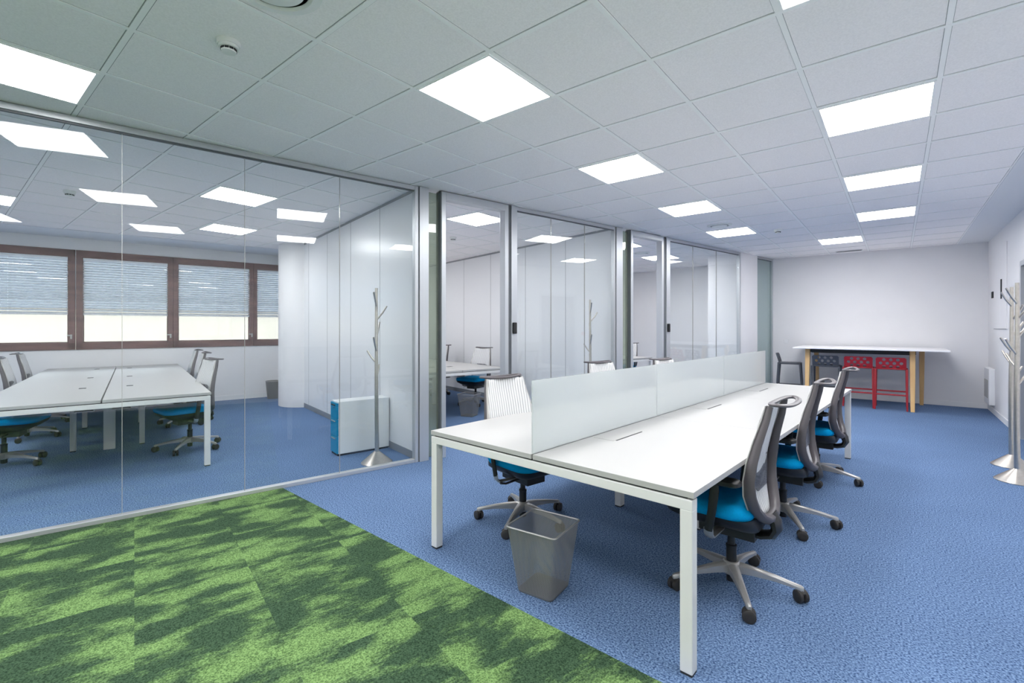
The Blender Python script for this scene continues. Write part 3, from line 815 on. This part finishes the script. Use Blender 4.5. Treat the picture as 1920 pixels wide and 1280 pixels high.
# ================================================================== HIGH TABLE AND STOOLS
o = empty('high_table', (-.41, 10.15, 0)); tag(o, 'long white topped high table with oak legs against the back wall', 'table')
X0, X1, Y0, Y1 = -1.04, 1.03, -.47, .78
MB().box(X0, X1, Y0, Y1, .967, .992).build('table_top', M['ttop'], o, bevel=.006)
for (x, xb) in ((-.87, -.82), (.565, .70)):
    for (y, ty) in ((-.33, -.20), (.66, .50)):
        if y > 0: x = xb
        lg = MB(); rings = []
        for z, hx, hy in ((0, .026, .030), (.5, .033, .036), (.967, .037, .042)):
            yy = y + (ty - y) * z / .967
            rings.append([Vector((x + .03 + a * hx, yy + b * hy, z)) for a, b in ((-1, -1), (1, -1), (1, 1), (-1, 1))])
        lg.loft(rings).build('leg', M['oak'], o, bevel=.006)
bm_ = MB(); bm_.box(-.78, .56, -.235, -.185, .895, .967); bm_.box(-.76, .56, .48, .53, .895, .967)
bm_.build('beam', M['bbeam'], o)
for x in (-.80, .62): MB().box(x - .02, x + .02, -.17, .46, .90, .96).build('cross_beam', M['bbeam'], o)

def stool(loc, rz, m, label, g):
    """back is at local -Y"""
    o = empty('bar_stool', loc, rz); tag(o, label, 'bar stool', g)
    mt = M[m]
    MB().loft([rrect(.18, .18, .655, .05, 5), rrect(.195, .195, .662, .06, 5), rrect(.195, .195, .678, .06, 5), rrect(.18, .18, .684, .05, 5)]).build('seat', mt, o, smooth=True)
    # perforated back: bars between holes, built as a grid of quads with round openings
    bk = MB(); cols_ = 4; rowsn = 3; Wb = .39; Hb = .185; th = .014
    def pt(x, z, t):                                   # gently curved and leaning back
        return Vector((x, -.185 - .05 * (z / Hb) ** 1.2 + .05 * (x / (Wb / 2)) ** 2 * .6 + t, .668 + z))
    holes = []
    for r in range(rowsn):
        n_ = 4 if r % 2 else 3
        for q in range(n_): holes.append(((q - (n_ - 1) / 2) * .088, .033 + r * .058, .0228))
    # plate as a fine lattice, leaving out the cells inside a hole
    NXq, NZq = 66, 32
    V = {}
    def vv(a, b, t):
        k = (a, b, t)
        if k not in V:
            x = -Wb / 2 + Wb * a / NXq; z = Hb * b / NZq
            for hx_, hz_, hr in holes:
                dx, dz = x - hx_, z - hz_; dd_ = math.hypot(dx, dz)
                if abs(dd_ - hr) < .0042 and dd_ > 0: x = hx_ + dx * hr / dd_; z = hz_ + dz * hr / dd_
            V[k] = bk.bm.verts.new(pt(x, z, t * th))
        return V[k]
    def solid(a, b):
        if a < 0 or b < 0 or a >= NXq or b >= NZq: return False
        x = -Wb / 2 + Wb * (a + .5) / NXq; z = Hb * (b + .5) / NZq
        cx_ = max(0, abs(x) - (Wb / 2 - .03)); cz = max(0, z - (Hb - .03))
        if cx_ and cz and math.hypot(cx_, cz) > .03: return False
        return all(math.hypot(x - hx_, z - hz_) > hr for hx_, hz_, hr in holes)
    for a in range(NXq):
        for b in range(NZq):
            if not solid(a, b): continue
            bk.bm.faces.new((vv(a, b, 0), vv(a + 1, b, 0), vv(a + 1, b + 1, 0), vv(a, b + 1, 0)))
            bk.bm.faces.new((vv(a, b, 1), vv(a, b + 1, 1), vv(a + 1, b + 1, 1), vv(a + 1, b, 1)))
            for (da, db, p, q) in ((-1, 0, (a, b), (a, b + 1)), (1, 0, (a + 1, b), (a + 1, b + 1)), (0, -1, (a, b), (a + 1, b)), (0, 1, (a, b + 1), (a + 1, b + 1))):
                if not solid(a + da, b + db): bk.bm.faces.new((vv(*p, 0), vv(*q, 0), vv(*q, 1), vv(*p, 1)))
    bk.build('backrest', mt, o, smooth=True, autos=50)
    for sx in (-1, 1):
        for sy in (-1, 1):
            MB().loft([[Vector((sx * (x + a * h), sy * (y + b * h), z)) for a, b in ((-1, -1), (1, -1), (1, 1), (-1, 1))] for (x, y, z, h) in ((.205, .205, 0, .011), (.202, .192, .35, .015), (.200, .172, .668, .017))]).build('leg', mt, o, bevel=.005)
    f = MB()
    f.box(-.200, .200, .184, .204, .26, .285); f.build('foot_rest', mt, o, bevel=.004)
    f = MB().box(-.200, .200, -.204, -.184, .24, .262).build('rear_rail', mt, o, bevel=.004)
    for sx in (-1, 1): MB().box(sx * .203 - .009, sx * .203 + .009, -.19, .19, .24, .262).build('side_rail', mt, o, bevel=.004)
    return o
GS = 'bar stools at the high table'
stool((-.085, 10.02, 0), 0, 'red', 'red bar stool with perforated back next to the right oak leg', GS)
stool((-.52, 10.05, 0), .02, 'red', 'red bar stool with perforated back, left of the other red one', GS)
stool((-.98, 10.05, 0), 0, 'char', 'charcoal bar stool facing the back wall, between the left oak legs and the red stools', GS)
stool((-1.58, 10.25, 0), -PI / 2 + .1, 'char', 'charcoal bar stool seen from the side at the left end of the high table', GS)

# ================================================================== RIGHT WALL FITTINGS
o = tag(MB().box(XR - .012, XR + .001, 9.25, 10.35, 1.32, 2.52).build('access_panel', M['wall'], bevel=.003), 'white flush access panel high on the right wall', 'access panel')
MB().box(XR - .0125, XR - .0118, 9.25, 10.35, 1.315, 1.325).build('panel_joint', M['seam'], o)
MB().box(XR - .022, XR - .012, 9.60, 9.66, 1.75, 2.03).build('pull_slot', M['dark'], o, bevel=.004)
o = empty('wall_heater', (XR, 10.72, 0)); tag(o, 'slim white convector heater low on the right wall by the corner', 'heater')
MB().box(-.07, 0, -.42, .10, .14, .70).build('body', M['base'], o, bevel=.008)
MB().box(-.074, -.068, -.36, .04, .24, .52).build('front_grille', M['lgrey'], o)
tag(MB().box(XR - .016, XR, 10.44, 10.56, 1.80, 1.90).build('thermostat', M['dark'], bevel=.003), 'small dark thermostat on the right wall near the corner', 'thermostat')
tag(MB().box(XR - .02, XR, 8.46, 8.56, 1.15, 1.23).build('call_point', M['redsign'], bevel=.004), 'small red fire call point beside the slate door', 'fire alarm')
o = tag(MB().box(-1.80, -1.72, YB - .01, YB, 1.02, 1.10).build('wall_socket', M['base'], bevel=.003), 'white wall socket left of the high table on the back wall', 'socket')
